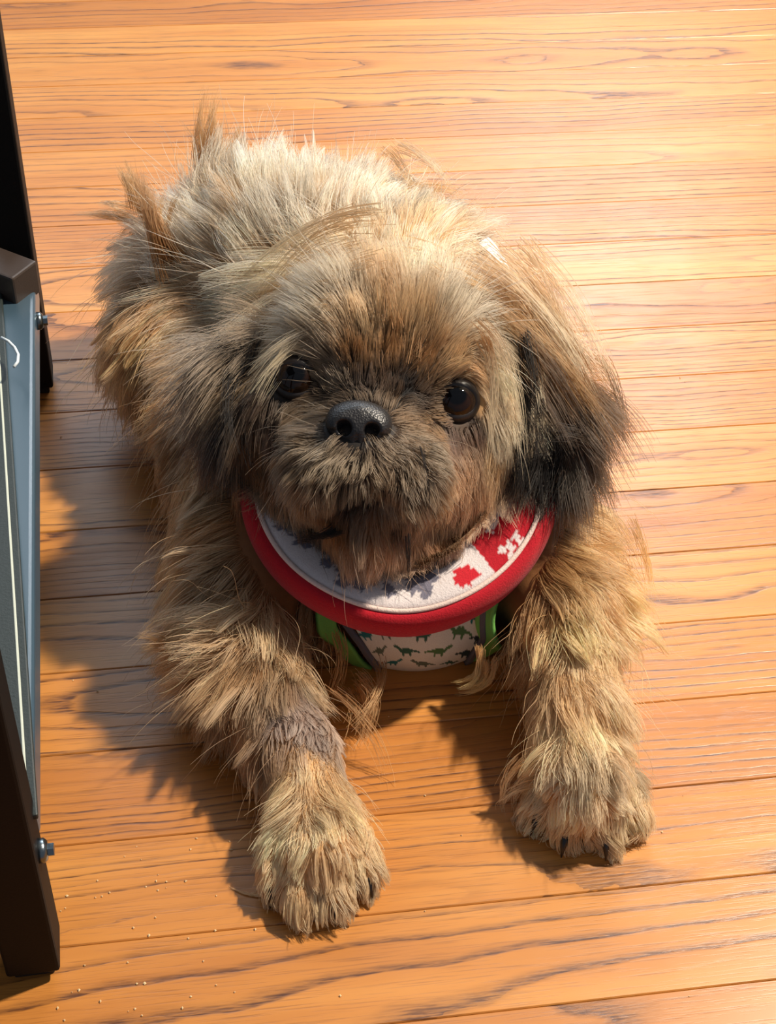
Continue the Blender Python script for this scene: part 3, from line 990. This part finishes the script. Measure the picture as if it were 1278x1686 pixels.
# ------------------------------------------------------------------ fur
# (x, y, dx, dy, length mm, lift, root colour, tip colour, curl)
PALE, TAN, GOLD, BROWN, DARK, BLACK, GREY = (230, 208, 170), (210, 164, 110), (236, 180, 108), (140, 92, 50), (62, 46, 35), (22, 18, 16), (128, 106, 82)
SILVER = (224, 208, 180)
GUIDES = [
    # crown, parting from the middle
    (690, 395, .2, -1, 34, .35, TAN, PALE, .3), (640, 420, -.3, -1, 34, .35, TAN, PALE, .3), (590, 420, -.8, -.4, 36, .3, TAN, PALE, .2), (750, 420, .7, -.5, 34, .3, TAN, PALE, .3),
    (530, 450, -1, .0, 42, .25, TAN, PALE, .2), (480, 490, -1, .15, 44, .22, TAN, PALE, .2), (430, 530, -.85, .5, 44, .22, GREY, PALE, .2), (640, 480, -.1, -1, 30, .35, BROWN, TAN, .2),
    (700, 480, .3, -1, 30, .35, BROWN, PALE, .2), (580, 490, -.6, -.8, 34, .3, BROWN, PALE, .2), (780, 470, .85, .2, 40, .25, TAN, PALE, .2), (830, 510, .7, .7, 42, .22, TAN, PALE, .2),
    (640, 545, -.05, -1, 24, .3, DARK, TAN, .1), (600, 560, -.35, -.9, 24, .3, DARK, TAN, .1), (690, 555, .2, -1, 24, .3, DARK, TAN, .1), (550, 540, -.85, -.5, 32, .25, BROWN, PALE, .1),
    (740, 540, .6, -.7, 28, .3, BROWN, PALE, .2), (500, 555, -1, .1, 36, .2, BROWN, PALE, .1), (450, 585, -.9, .45, 30, .18, DARK, TAN, .1), (785, 560, .7, .5, 34, .2, TAN, PALE, .2), (830, 590, .5, .9, 36, .15, TAN, PALE, .2),
    (640, 590, 0, -1, 13, .3, BLACK, BROWN, .2), (590, 600, -.4, -.8, 13, .3, BLACK, BROWN, .2), (690, 600, .3, -.9, 14, .3, DARK, BROWN, .2), (745, 605, .5, -.5, 13, .2, DARK, TAN, .1), (490, 585, -.9, -.2, 15, .2, DARK, BROWN, .1),
    # between eyes and nose
    (600, 640, -.1, -1, 9, .25, BLACK, DARK, .2), (640, 640, .2, -1, 9, .25, BLACK, DARK, .2), (550, 640, -.8, -.5, 11, .25, BLACK, GREY, .2), (680, 665, .8, -.2, 9, .15, BLACK, DARK, .2), (665, 640, .3, -.9, 8, .2, BLACK, BLACK, .2),
    # around the eyes
    (440, 625, -.5, .9, 18, .12, BLACK, DARK, .1), (455, 670, -.4, .9, 15, .12, BLACK, DARK, .1), (500, 668, -.9, .3, 14, .2, DARK, GREY, .1), (545, 668, -.9, .2, 14, .25, DARK, GREY, .2), (790, 640, .5, .8, 22, .12, TAN, PALE, .2), (815, 660, .25, 1, 28, .12, TAN, PALE, .2),
    (740, 705, .3, .9, 8, .1, DARK, (110, 80, 66), .1), (780, 700, .3, 1, 9, .1, DARK, (120, 85, 66), .1), (700, 690, .8, .5, 9, .15, DARK, BROWN, .1),
    # muzzle, fanning away from the nose
    (530, 700, -1, .15, 16, .3, DARK, GREY, .3), (500, 725, -.9, .45, 17, .28, DARK, (126, 104, 78), .3), (470, 760, -.6, .8, 18, .25, DARK, GREY, .3), (530, 745, -.7, .7, 16, .3, DARK, (134, 114, 88), .4), (480, 820, -.3, 1, 18, .25, BLACK, GREY, .3),
    (540, 800, -.35, .95, 16, .3, BLACK, GREY, .4), (575, 775, -.2, 1, 12, .35, DARK, (134, 114, 88), .4), (610, 775, .15, 1, 12, .35, DARK, (134, 114, 88), .4), (650, 745, .7, .75, 15, .3, DARK, GREY, .4), (650, 800, .3, 1, 16, .3, BLACK, GREY, .4),
    (690, 740, .85, .5, 17, .25, DARK, (126, 104, 78), .3), (700, 800, .4, .95, 18, .25, DARK, GREY, .3), (720, 850, .1, 1, 20, .2, DARK, (135, 105, 80), .3), (660, 860, .1, 1, 18, .25, BLACK, DARK, .4), (600, 815, -.1, 1, 8, .3, BLACK, BLACK, .4), (570, 820, -.2, 1, 8, .3, BLACK, BLACK, .4),
    (560, 860, -.2, 1, 16, .25, BLACK, BROWN, .4), (610, 870, 0, 1, 20, .25, BROWN, (196, 150, 112), .5), (640, 890, .1, 1, 18, .25, BROWN, (196, 150, 112), .5), (580, 895, -.15, 1, 20, .25, BROWN, (190, 145, 110), .5), (520, 860, -.3, 1, 20, .2, BLACK, DARK, .4),
    (700, 880, .15, 1, 18, .2, BROWN, (190, 140, 105), .4),
    # cheeks
    (770, 760, .0, 1, 15, .2, BROWN, (170, 122, 84), .3), (815, 720, -.1, 1, 18, .15, BROWN, TAN, .2), (830, 680, -.05, 1, 24, .12, TAN, PALE, .2), (760, 800, -.1, 1, 14, .18, BROWN, (180, 132, 95), .3), (730, 820, -.1, 1, 15, .2, BROWN, TAN, .3), (430, 720, -.2, 1, 18, .15, DARK, BROWN, .2), (450, 700, -.4, .9, 16, .15, DARK, (120, 90, 70), .2),
    # ears
    (850, 500, .45, .9, 42, .04, TAN, TAN, .1), (880, 560, .42, .9, 48, .05, TAN, BROWN, .1), (905, 620, .40, .92, 56, .12, BROWN, DARK, .1), (935, 670, .45, .9, 50, .18, DARK, (74, 62, 50), .1), (930, 740, .25, 1, 44, .15, BLACK, (60, 50, 42), .1), (890, 680, -.05, 1, 58, .06, BLACK, BLACK, .1), (885, 720, -.08, 1, 52, .06, BLACK, BLACK, .1), (960, 720, .5, .85, 40, .2, BLACK, (80, 66, 52), .1),
    (445, 545, -.8, .55, 46, .12, GREY, PALE, .15), (405, 575, -.5, .85, 50, .15, DARK, GREY, .15), (370, 620, -.3, .95, 46, .14, BLACK, DARK, .15), (400, 640, -.05, 1, 46, .08, BLACK, BLACK, .1), (385, 680, 0, 1, 38, .08, BLACK, BLACK, .1), (360, 680, -.15, 1, 40, .12, BLACK, DARK, .1),
    # back and haunches
    (500, 255, .2, -1, 9, .3, (60, 64, 72), (112, 118, 126), .5), (430, 258, -.2, -1, 10, .3, (60, 64, 72), (116, 120, 126), .5), (465, 252, 0, -1, 8, .3, (60, 64, 72), (112, 118, 126), .5), (400, 268, -.3, -1, 12, .3, (70, 72, 78), (128, 128, 128), .5), (620, 280, .5, -.7, 24, .35, TAN, (214, 202, 182), .7), (560, 300, .1, -1, 26, .4, TAN, (214, 200, 178), .5), (480, 320, -.1, -1, 34, .4, TAN, SILVER, .3), (400, 320, -.2, -1, 38, .4, TAN, SILVER, .3),
    (350, 330, -.3, -1, 42, .45, TAN, SILVER, .3), (500, 400, 0, -1, 36, .4, BROWN, SILVER, .3), (580, 380, .2, -1, 32, .4, TAN, (214, 200, 178), .5), (660, 350, .6, -.6, 28, .4, TAN, SILVER, .7), (720, 400, .8, -.4, 26, .4, TAN, SILVER, .6), (400, 420, -.3, -1, 36, .4, TAN, SILVER, .3), (330, 420, -.5, -.8, 38, .4, TAN, SILVER, .3),
    (300, 380, -.6, -.8, 38, .4, TAN, SILVER, .3), (250, 360, -.9, -.5, 42, .35, TAN, SILVER, .3), (220, 400, -1, -.2, 42, .35, TAN, SILVER, .4), (200, 440, -1, .1, 42, .35, TAN, SILVER, .4), (220, 480, -.8, .5, 40, .3, BROWN, SILVER, .4), (270, 480, -.6, .5, 30, .25, BROWN, TAN, .3), (210, 530, -.6, .8, 38, .3, BROWN, TAN, .4), (250, 560, -.4, .9, 32, .25, BROWN, GOLD, .4),
    (300, 540, -.7, .5, 32, .25, BROWN, TAN, .3), (260, 620, -.4, .9, 32, .25, BROWN, TAN, .4), (310, 640, -.6, .7, 32, .25, BROWN, TAN, .4), (340, 560, -.9, .2, 36, .25, BROWN, SILVER, .3), (310, 700, -.4, .9, 30, .2, DARK, BROWN, .3), (360, 760, -.4, .9, 32, .25, BROWN, TAN, .3), (380, 480, -.8, -.1, 38, .3, BROWN, SILVER, .3),
    # chest sides and upper fore legs
    (380, 820, -.5, .8, 34, .25, BROWN, TAN, .4), (390, 880, -.6, .7, 36, .25, BROWN, TAN, .5), (370, 940, -.7, .6, 36, .25, BROWN, TAN, .5), (430, 960, -.3, .9, 36, .25, BROWN, TAN, .5), (500, 1010, .1, 1, 34, .25, BROWN, (168, 124, 78), .6), (470, 1060, .0, 1, 34, .25, BROWN, TAN, .6), (370, 1010, -.8, .5, 38, .28, BROWN, TAN, .5), (350, 1060, -.8, .5, 40, .3, BROWN, TAN, .6), (400, 1090, -.3, 1, 36, .3, BROWN, TAN, .6),
    (440, 1100, .1, 1, 30, .25, BROWN, (165, 125, 85), .6), (540, 1050, .5, .9, 32, .28, BROWN, (170, 122, 74), .7), (390, 1140, -.5, .9, 34, .3, BROWN, (160, 122, 82), .6), (430, 1180, -.4, .9, 30, .25, BROWN, (165, 125, 85), .5), (450, 1220, -.3, 1, 26, .2, BROWN, (165, 125, 85), .4), (462, 1190, .1, 1, 6, .2, (122, 100, 88), (150, 124, 108), .2), (525, 1225, .2, 1, 5, .2, (122, 100, 88), (150, 124, 108), .2), (500, 1150, .2, 1, 6, .2, (122, 100, 88), (150, 124, 108), .2), (480, 1170, .1, 1, 5, .2, (122, 100, 88), (150, 124, 108), .2), (505, 1200, .2, 1, 5, .2, (122, 100, 88), (150, 124, 108), .2), (470, 1140, .1, 1, 15, .08, BROWN, (150, 118, 92), .3),
    (510, 1260, .1, 1, 20, .22, TAN, (234, 192, 132), .3), (480, 1290, -.2, 1, 22, .22, TAN, (234, 192, 132), .3), (545, 1290, .2, 1, 22, .22, TAN, (234, 192, 132), .3), (520, 1350, 0, 1, 13, .25, TAN, (238, 202, 146), .4), (475, 1380, -.25, 1, 13, .25, TAN, (238, 202, 146), .4), (575, 1380, .2, 1, 13, .25, TAN, (238, 202, 146), .4),
    (460, 1430, -.25, 1, 13, .2, TAN, (236, 198, 142), .3), (495, 1450, -.1, 1, 15, .08, TAN, (236, 198, 142), .3), (545, 1450, .1, 1, 15, .08, TAN, (236, 198, 142), .3), (590, 1420, .2, 1, 13, .2, TAN, (236, 198, 142), .3),
    (900, 860, .5, .8, 34, .25, BROWN, GOLD, .4), (950, 880, .7, .7, 34, .28, TAN, GOLD, .4), (980, 930, .7, .7, 34, .28, TAN, GOLD, .5), (900, 930, .4, .9, 34, .25, BROWN, GOLD, .5), (870, 1000, .1, 1, 32, .28, BROWN, (178, 128, 76), .8), (920, 990, .4, .9, 32, .28, BROWN, GOLD, .7), (840, 1040, -.2, 1, 30, .3, DARK, (150, 106, 64), .8), (970, 1000, .4, .9, 34, .25, TAN, (230, 182, 124), .5),
    (960, 1060, .1, 1, 32, .22, TAN, (232, 184, 124), .4), (910, 1080, -.1, 1, 30, .22, BROWN, (216, 172, 114), .5), (930, 1140, .15, 1, 32, .2, TAN, (234, 190, 132), .4), (980, 1130, .4, .9, 32, .22, TAN, (234, 190, 132), .4), (960, 1200, .2, 1, 28, .22, TAN, (236, 198, 142), .3), (915, 1200, -.2, 1, 28, .25, TAN, (234, 192, 132), .4), (1000, 1220, .4, .9, 26, .22, TAN, (234, 194, 138), .3),
    (900, 1270, -.6, .8, 20, .25, TAN, (232, 208, 160), .4), (950, 1270, 0, 1, 18, .25, TAN, (234, 208, 160), .3), (1000, 1270, .4, .9, 18, .25, TAN, (232, 204, 154), .3), (890, 1320, -.4, .9, 13, .2, TAN, (228, 196, 144), .4), (935, 1340, -.1, 1, 15, .08, TAN, (230, 198, 146), .3), (985, 1340, .1, 1, 15, .08, TAN, (230, 198, 146), .3), (1040, 1320, .3, 1, 13, .2, TAN, (228, 194, 140), .3),
]
GP, GD, GL, GLIFT, GC0, GC1, GCU, GN = [], [], [], [], [], [], [], []
for (x, y, dx, dy, L, lift, c0, c1, curl) in GUIDES:
    p, hit = trace(x, y)
    n = dog_grad(p[None])[0]
    d = RT * dx - UP * dy
    d = d - n * (d @ n)
    GP.append(p)
    GN.append(n)
    GD.append(d / (np.linalg.norm(d) + 1e-9))
    GL.append(L / 1000)
    GLIFT.append(lift)
    GC0.append(srgb(*c0))
    GC1.append(srgb(*c1))
    GCU.append(curl)
GEAR = regions(np.array(GP)) == 'ear'
GHEAD = regions(np.array(GP)) == 'head'
GP, GN, GD, GL, GLIFT, GC0, GC1, GCU = map(np.array, (GP, GN, GD, GL, GLIFT, GC0, GC1, GCU))


bt = np.zeros((len(BV), 3))
for s0 in range(0, len(BV), 20000):
    e = slice(s0, s0 + 20000)
    w = 1.0 / (((BV[e, None, :] - GP[None]) ** 2).sum(2) + 1e-7) ** 1.7
    bt[e] = (w / w.sum(1)[:, None]) @ GC0
nd = np.clip(nose_sdf(BV) / 0.006, 0, 1)[:, None]
bt = bt * nd * 0.9 + srgb(22, 19, 18) * (1 - nd)
ca = body.data.color_attributes.new('tint', 'FLOAT_COLOR', 'POINT')
ca.data.foreach_set('color', np.c_[bt, np.ones(len(bt))].astype(np.float32).ravel())


def sample_surface(V, F, count, weight):
    """area-weighted random roots on the quads"""
    a, b, c, d = (V[F[:, i]] for i in range(4))
    area = 0.5 * (np.linalg.norm(np.cross(b - a, c - a), axis=1) + np.linalg.norm(np.cross(c - a, d - a), axis=1))
    w = area * weight(F, V)
    i = rng.choice(len(F), count, p=w / w.sum())
    u, v = rng.random(count)[:, None], rng.random(count)[:, None]
    return (a[i] * (1 - u) * (1 - v) + b[i] * u * (1 - v) + c[i] * u * v + d[i] * (1 - u) * v)


FC = BV[BF].mean(1)
FN = dog_grad(FC)
FREG = regions(FC)


def weight(F, V):
    w = np.ones(len(F))
    view = CAM - FC
    view /= np.linalg.norm(view, axis=1)[:, None]
    facing = (FN * view).sum(1)
    w *= np.where(facing < -0.35, 0.30, 1.0)
    w *= np.where(FREG == 'head', 2.1, 1.0) * np.where(FREG == 'ear', 2.2, 1.0) * np.where(FREG == 'leg', 1.35, 1.0) * np.where(FREG == 'paw', 1.6, 1.0)
    w *= np.where(FC[:, 2] < 0.004, 0.0, 1.0)
    # nothing grows on the eyeballs, under the nose leather or on the claws
    for c, r in EYES:
        w *= np.where(np.linalg.norm(FC - c, axis=1) < r * 1.12, 0.0, 1.0)
    w *= np.where(nose_sdf(FC) < -0.0002, 0.0, 1.0)
    return w


NFUR = 210000
R = sample_surface(BV, BF, NFUR, weight)
N = dog_grad(R)
REG = regions(R)
# interpolate the guides
Dn = np.zeros((NFUR, 3))
PAR = np.zeros((NFUR, 9))
GPAR = np.c_[GL, GLIFT, GC0, GC1, GCU]
for s0 in range(0, NFUR, 20000):
    e = slice(s0, s0 + 20000)
    d2 = ((R[e, None, :] - GP[None]) ** 2).sum(2)
    ali = np.clip((N[e] @ GN.T), -1, 1)
    d2 = d2 * (1.6 - 0.6 * ali) ** 2 + 1e-7
    w = 1.0 / d2 ** 1.7
    w *= np.where((REG[e] == 'ear')[:, None] == GEAR[None], 1.0, 0.02) * np.where((REG[e] == 'head')[:, None] == GHEAD[None], 1.0, 0.10)
    w /= w.sum(1)[:, None]
    Dn[e] = w @ GD
    PAR[e] = w @ GPAR
# far side and back of the dog: hair runs backwards and down
Dn = Dn - N * (Dn * N).sum(1)[:, None]
Dn /= np.linalg.norm(Dn, axis=1)[:, None] + 1e-9


def hash_noise(P, scale, seed):
    """smooth vector noise from a few random plane waves"""
    r = np.random.default_rng(seed)
    out = np.zeros((len(P), 3))
    for k in range(7):
        kv = r.normal(size=3) * scale
        out += np.sin(P @ kv + r.uniform(0, 6.28))[:, None] * r.normal(size=3)
    return out / 2.6


K = 8
LEN = PAR[:, 0] * np.clip(rng.normal(0.95, 0.22, NFUR), 0.4, 1.6)
fly = (rng.random(NFUR) < 0.018) & (REG != 'paw') & (REG != 'ear')
LEN[fly] *= 1.35
LIFT = np.clip(PAR[:, 1] * np.where(fly, 1.9, 1.0) * rng.uniform(0.6, 1.4, NFUR), 0.03, 0.8)
CURL = PAR[:, 8]


def grow(R, N, D, LEN, LIFT, CURL, seed):
    n = len(R)
    lock = hash_noise(R, 170.0, seed) * 0.26 + hash_noise(R, 60.0, seed + 1) * 0.26
    lock2 = hash_noise(R, 260.0, seed + 2)
    lock3 = hash_noise(R, 120.0, seed + 5)
    T = D + lock * (0.5 + CURL[:, None])
    T -= N * (T * N).sum(1)[:, None]
    T /= np.linalg.norm(T, axis=1)[:, None] + 1e-9
    d = T * (1 - LIFT[:, None]) + N * LIFT[:, None] + rng.normal(size=(n, 3)) * 0.07
    d /= np.linalg.norm(d, axis=1)[:, None]
    P = np.zeros((n, K, 3))
    P[:, 0] = R - N * 0.0008
    p = P[:, 0].copy()
    for k in range(1, K):
        s = k / (K - 1)
        p = p + d * (LEN / (K - 1))[:, None]
        if k > 1:
            v = dog_sdf(p)
            hmin = 0.0010 + 0.10 * LEN * min(s * 2.0, 1.0) * LIFT
            low = v < hmin
            if low.any():
                p[low] += dog_grad(p[low]) * (hmin - v)[low][:, None]
        p[:, 2] = np.maximum(p[:, 2], 0.0006)
        P[:, k] = p
        ph = 5.0 * s + lock3[:, 0] * 4
        wob = (np.sin(ph)[:, None] * lock2 + np.cos(ph * 1.1)[:, None] * lock3) * (CURL * 0.34)[:, None]
        d = d + wob + T * 0.10 + np.array([0, 0, -1.0]) * (0.035 + 1.2 * LEN * s)[:, None] * 0.9 + rng.normal(size=(n, 3)) * 0.035
        d /= np.linalg.norm(d, axis=1)[:, None]
    return P


P = grow(R, N, Dn, LEN, LIFT, CURL, 11)


def clump(P, frac, strength, power, soft):
    n = len(P)
    m = max(int(n * frac), 1)
    ids = rng.choice(n, m, replace=False)
    kd = kdtree.KDTree(m)
    for i, j in enumerate(ids):
        kd.insert(P[j, 0], i)
    kd.balance()
    near = np.array([kd.find(q)[1] for q in P[:, 0]])
    tgt = P[ids[near]]
    s = np.linspace(0, 1, P.shape[1]) ** power
    st = (strength * (0.35 + 1.2 * rng.random(m)))[near] * soft
    off = P - P[:, :1]
    toff = tgt - tgt[:, :1]
    full = (tgt - P) * (np.clip(st, 0, .92)[:, None] * s[None])[:, :, None]
    return P + full, near


soft = np.where(REG == 'head', 0.78, np.where(REG == 'ear', 0.7, 1.0))
soft = np.where(fly, 0.1, soft)
P, _ = clump(P, 0.035, 0.60, 1.3, soft)
P, CL = clump(P, 0.006, 0.36, 1.7, soft)

# strand colours
COLR = PAR[:, 2:5].copy()
COLT = PAR[:, 5:8].copy()
jit = rng.normal(1.0, 0.20, NFUR) * (1 + 0.28 * hash_noise(R, 150.0, 31)[:, 0])
jit = np.clip(jit, 0.45, 1.7)
streak = rng.random(NFUR) < 0.10
COLT[streak] *= 0.55
lite = rng.random(NFUR) < 0.12
COLT[lite] = COLT[lite] * 1.25 + 0.02


def hair_object(name, P, c0, c1, rad, parent):
    n, k = P.shape[:2]
    hc = bpy.data.hair_curves.new(name)
    hc.add_curves([k] * n)
    hc.attributes['position'].data.foreach_set('vector', P.astype(np.float32).ravel())
    s = np.linspace(0, 1, k)
    r = rad[:, None] * (1.0 - 0.72 * s[None] ** 2.2)
    a = hc.attributes.get('radius') or hc.attributes.new('radius', 'FLOAT', 'POINT')
    a.data.foreach_set('value', r.astype(np.float32).ravel())
    mixv = np.clip((s - 0.12) / 0.55, 0, 1)[None, :, None]
    col = np.ones((n, k, 4), np.float32)
    col[..., :3] = np.clip(c0[:, None] * (1 - mixv) + c1[:, None] * mixv, 0.002, 0.92)
    a = hc.attributes.new('tint', 'FLOAT_COLOR', 'POINT')
    a.data.foreach_set('color', col.ravel())
    hc.materials.append(M_HAIR)
    o = link(bpy.data.objects.new(name, hc), parent)
    o['kind'] = 'stuff'
    return o


# keep the fleece ring clear: face hair lies over it, neck hair stays below it
u, v, h, rr = collar_local(R)
hu = collar_local(P.reshape(-1, 3))
hh, hr = hu[2].reshape(NFUR, K), hu[3].reshape(NFUR, K)
isbody = (REG == 'body') | (REG == 'leg')
inring = isbody[:, None] & (hr < 0.0885) & (hh > -0.036) & (hh < 0.03)
kill = inring.any(1) & ((h > -0.037) & (rr < 0.0865))
hp = P.reshape(-1, 3) - CC
rad_dir = (hp @ CU)[:, None] * CU + (hp @ CV)[:, None] * CV
rad_dir /= np.linalg.norm(rad_dir, axis=1)[:, None] + 1e-9
P = P + np.where(inring, 0.0890 - hr + rng.random((NFUR, 1)) * 0.004, 0)[:, :, None] * rad_dir.reshape(NFUR, K, 3)
surf = 0.004 - 0.10 * np.maximum(0.062 - hr, 0)
push = (~isbody[:, None]) & (hr > 0.050) & (hr < 0.088) & (hh < surf + 0.0015) & (hh > -0.03)
P = P + np.where(push, (surf + 0.0015 - hh), 0)[:, :, None] * CN
keep = ~kill
# loose wisps standing out of the coat: (root, bend, tip as x, y, depth), hairs, spread at root and tip (mm), tint
TUFTS = [
    ((350, 290, .945), (338, 235, .925), (338, 178, .925), 260, 9, 5, BROWN, TAN), ((368, 290, .945), (366, 240, .925), (376, 205, .925), 160, 7, 4, BROWN, TAN), ((335, 280, .945), (318, 240, .930), (312, 205, .930), 22, 6, 5, BROWN, TAN),
    ((285, 430, .905), (255, 370, .895), (236, 292, .895), 320, 8, 4, BROWN, (176, 128, 84)), ((275, 420, .905), (262, 350, .90), (280, 320, .895), 60, 6, 4, BROWN, TAN), ((250, 350, .935), (225, 310, .93), (198, 286, .93), 200, 8, 4, BROWN, TAN),
    ((215, 350, .96), (185, 340, .955), (150, 345, .955), 120, 7, 4, BROWN, TAN), ((690, 330, .92), (735, 330, .915), (770, 375, .915), 120, 12, 8, TAN, GOLD), ((640, 280, .93), (680, 285, .925), (700, 315, .92), 120, 10, 6, TAN, PALE),
    ((340, 1050, .79), (290, 1040, .785), (248, 1052, .785), 420, 9, 5, BROWN, TAN), ((800, 1085, .795), (805, 1135, .797), (752, 1134, .800), 160, 4, 2, TAN, (226, 196, 130)), ((590, 1085, .79), (625, 1130, .79), (585, 1200, .785), 80, 8, 9, BROWN, TAN),
    ((560, 1120, .785), (610, 1160, .787), (600, 1230, .785), 70, 10, 10, BROWN, TAN), ((880, 1280, .75), (835, 1295, .755), (838, 1330, .765), 80, 6, 4, TAN, PALE), ((880, 1300, .755), (838, 1330, .765), (862, 1360, .768), 70, 5, 4, TAN, PALE),
    ((1000, 920, .80), (1035, 950, .80), (1045, 990, .80), 160, 10, 6, TAN, GOLD), ((795, 445, .80), (905, 500, .787), (965, 640, .780), 420, 13, 7, TAN, PALE), ((820, 480, .797), (925, 560, .782), (1002, 715, .780), 420, 12, 7, TAN, BROWN), ((835, 520, .79), (905, 600, .777), (950, 740, .774), 360, 11, 7, BROWN, DARK), ((858, 560, .778), (878, 680, .768), (846, 806, .768), 260, 6, 5, BLACK, BLACK), ((930, 650, .79), (985, 640, .785), (1018, 720, .785), 320, 9, 6, BROWN, (70, 58, 46)), ((930, 690, .787), (975, 700, .78), (995, 770, .785), 300, 9, 6, BLACK, (60, 50, 40)),
    ((900, 700, .785), (905, 770, .775), (885, 848, .772), 420, 9, 7, BLACK, BLACK), ((870, 690, .79), (862, 760, .78), (850, 815, .775), 200, 6, 6, BLACK, DARK), ((940, 720, .785), (955, 770, .78), (960, 805, .783), 60, 8, 8, BLACK, DARK),
    ((425, 612, .782), (378, 655, .772), (392, 752, .776), 620, 10, 7, BLACK, BLACK), ((385, 590, .79), (332, 630, .785), (330, 715, .79), 420, 10, 8, BLACK, (70, 56, 44)), ((400, 660, .80), (392, 710, .79), (388, 765, .785), 300, 7, 5, BLACK, BLACK), ((450, 1462, .728), (428, 1502, .7275), (381, 1484, .7345), 50, 1.2, .5, TAN, (226, 184, 130)), ((360, 640, .80), (348, 680, .795), (352, 720, .79), 160, 6, 6, BLACK, DARK), ((672, 880, .735), (674, 915, .735), (674, 955, .745), 14, 1, .6, BLACK, BLACK),
    ((690, 740, .725), (705, 800, .725), (700, 850, .73), 14, 2, 1, BLACK, BLACK), ((560, 865, .742), (530, 885, .74), (490, 888, .745), 90, 3, 3, BLACK, BLACK),
]


def over(x, y, lift):
    """(x, y, depth) a little above the skin met at that pixel"""
    p, hit = trace(x, y)
    return (x, y, float((p - CAM) @ FW) - lift)


for (a, b, c, cnt, s0, s1, c0, c1) in (
        ((610, 440), (500, 425), (395, 545), 300, 15, 7, TAN, PALE), ((600, 490), (500, 490), (420, 600), 260, 13, 6, TAN, PALE), ((585, 530), (500, 530), (425, 640), 160, 9, 5, BROWN, PALE),
        ((700, 455), (800, 450), (868, 585), 260, 13, 7, TAN, PALE), ((725, 490), (830, 520), (858, 670), 240, 11, 6, TAN, PALE), ((775, 560), (835, 600), (842, 745), 140, 9, 5, BROWN, PALE),
        ((640, 545), (635, 470), (600, 400), 160, 12, 8, BROWN, TAN), ((670, 540), (690, 460), (740, 400), 160, 12, 8, BROWN, PALE)):
    TUFTS.append((over(*a, -.003), over(*b, .014), over(*c, .011), cnt, s0, s1, c0, c1))
TP, T0, T1 = [], [], []
for (a, b, c, cnt, s0, s1, c0, c1) in TUFTS:
    A, B, C_ = pt(*a), pt(*b), pt(*c)
    r0 = rng.normal(size=(cnt, 3)) * s0 / 2200
    nsub = max(3, cnt // 28)
    sub = rng.integers(0, nsub, cnt)
    so = rng.normal(size=(nsub, 3)) * s1 / 900
    sr = rng.normal(size=(nsub, 3)) * s0 / 1300
    r0 = r0 * 0.6 + sr[sub]
    r1 = rng.normal(size=(cnt, 3)) * s1 / 4000 + so[sub] + r0 * 0.2
    ln = rng.uniform(0.7, 1.05, cnt)
    t = np.linspace(0, 1, K)[None, :, None] * ln[:, None, None]
    Q = (1 - t) ** 2 * A + 2 * t * (1 - t) * B + t * t * C_ + r0[:, None] * (1 - t) + r1[:, None] * t
    Q[..., 2] = np.maximum(Q[..., 2], .0006)
    Q[:, 2:] += rng.normal(size=(cnt, K - 2, 3)) * .00025
    TP.append(Q)
    j = np.clip(rng.normal(1, .18, cnt), .5, 1.5)[:, None]
    T0.append(srgb(*c0) * j)
    T1.append(srgb(*c1) * j)
TP, T0, T1 = np.concatenate(TP), np.concatenate(T0), np.concatenate(T1)
# no hair under the harness cloth, none through it
kd = kdtree.KDTree(len(CLOTH))
for i, q in enumerate(CLOTH):
    kd.insert(q, i)
kd.balance()
cand = isbody & (np.abs(R - CLOTH.mean(0)).max(1) < 0.45)
for i in np.nonzero(cand)[0]:
    if kd.find(R[i])[2] < 0.0135 or kd.find(P[i, 4])[2] < 0.0055 or kd.find(P[i, 7])[2] < 0.004:
        keep[i] = False
ck = rng.random(CL.max() + 1)[CL]
warm = np.where(ck < 0.22, 1.0, np.where(ck > 0.80, -1.0, 0.0))[:, None]
wmul = np.where(warm > 0, np.array([.66, .50, .36]), np.where(warm < 0, np.array([1.12, 1.12, 1.12]), 1.0))
wmul = np.where((REG == 'head')[:, None], 0.5 + 0.5 * wmul, wmul)
wmul = np.where(np.isin(REG, ('leg', 'paw'))[:, None], 0.45 + 0.55 * wmul, wmul)
COLT *= wmul
C0 = np.clip((COLR * jit[:, None]) ** 0.9, 0.002, 0.9)
C1 = np.clip((COLT * jit[:, None]) ** np.where(np.isin(REG, ('leg', 'paw')), 0.72, 0.82)[:, None], 0.002, 0.9)
for name, regs, rad in (('coat', ('body', 'leg'), .00016), ('paw_fur', ('paw',), .00016), ('facial_fur', ('head',), .00013), ('ear_fur', ('ear',), .00014)):
    mk = keep & np.isin(REG, regs)
    hair_object(name, P[mk], C0[mk], C1[mk], rad * rng.uniform(0.7, 1.25, mk.sum()), dog)
hair_object('loose_wisps', TP, T0, T1, .00015 * rng.uniform(0.7, 1.25, len(TP)), dog)
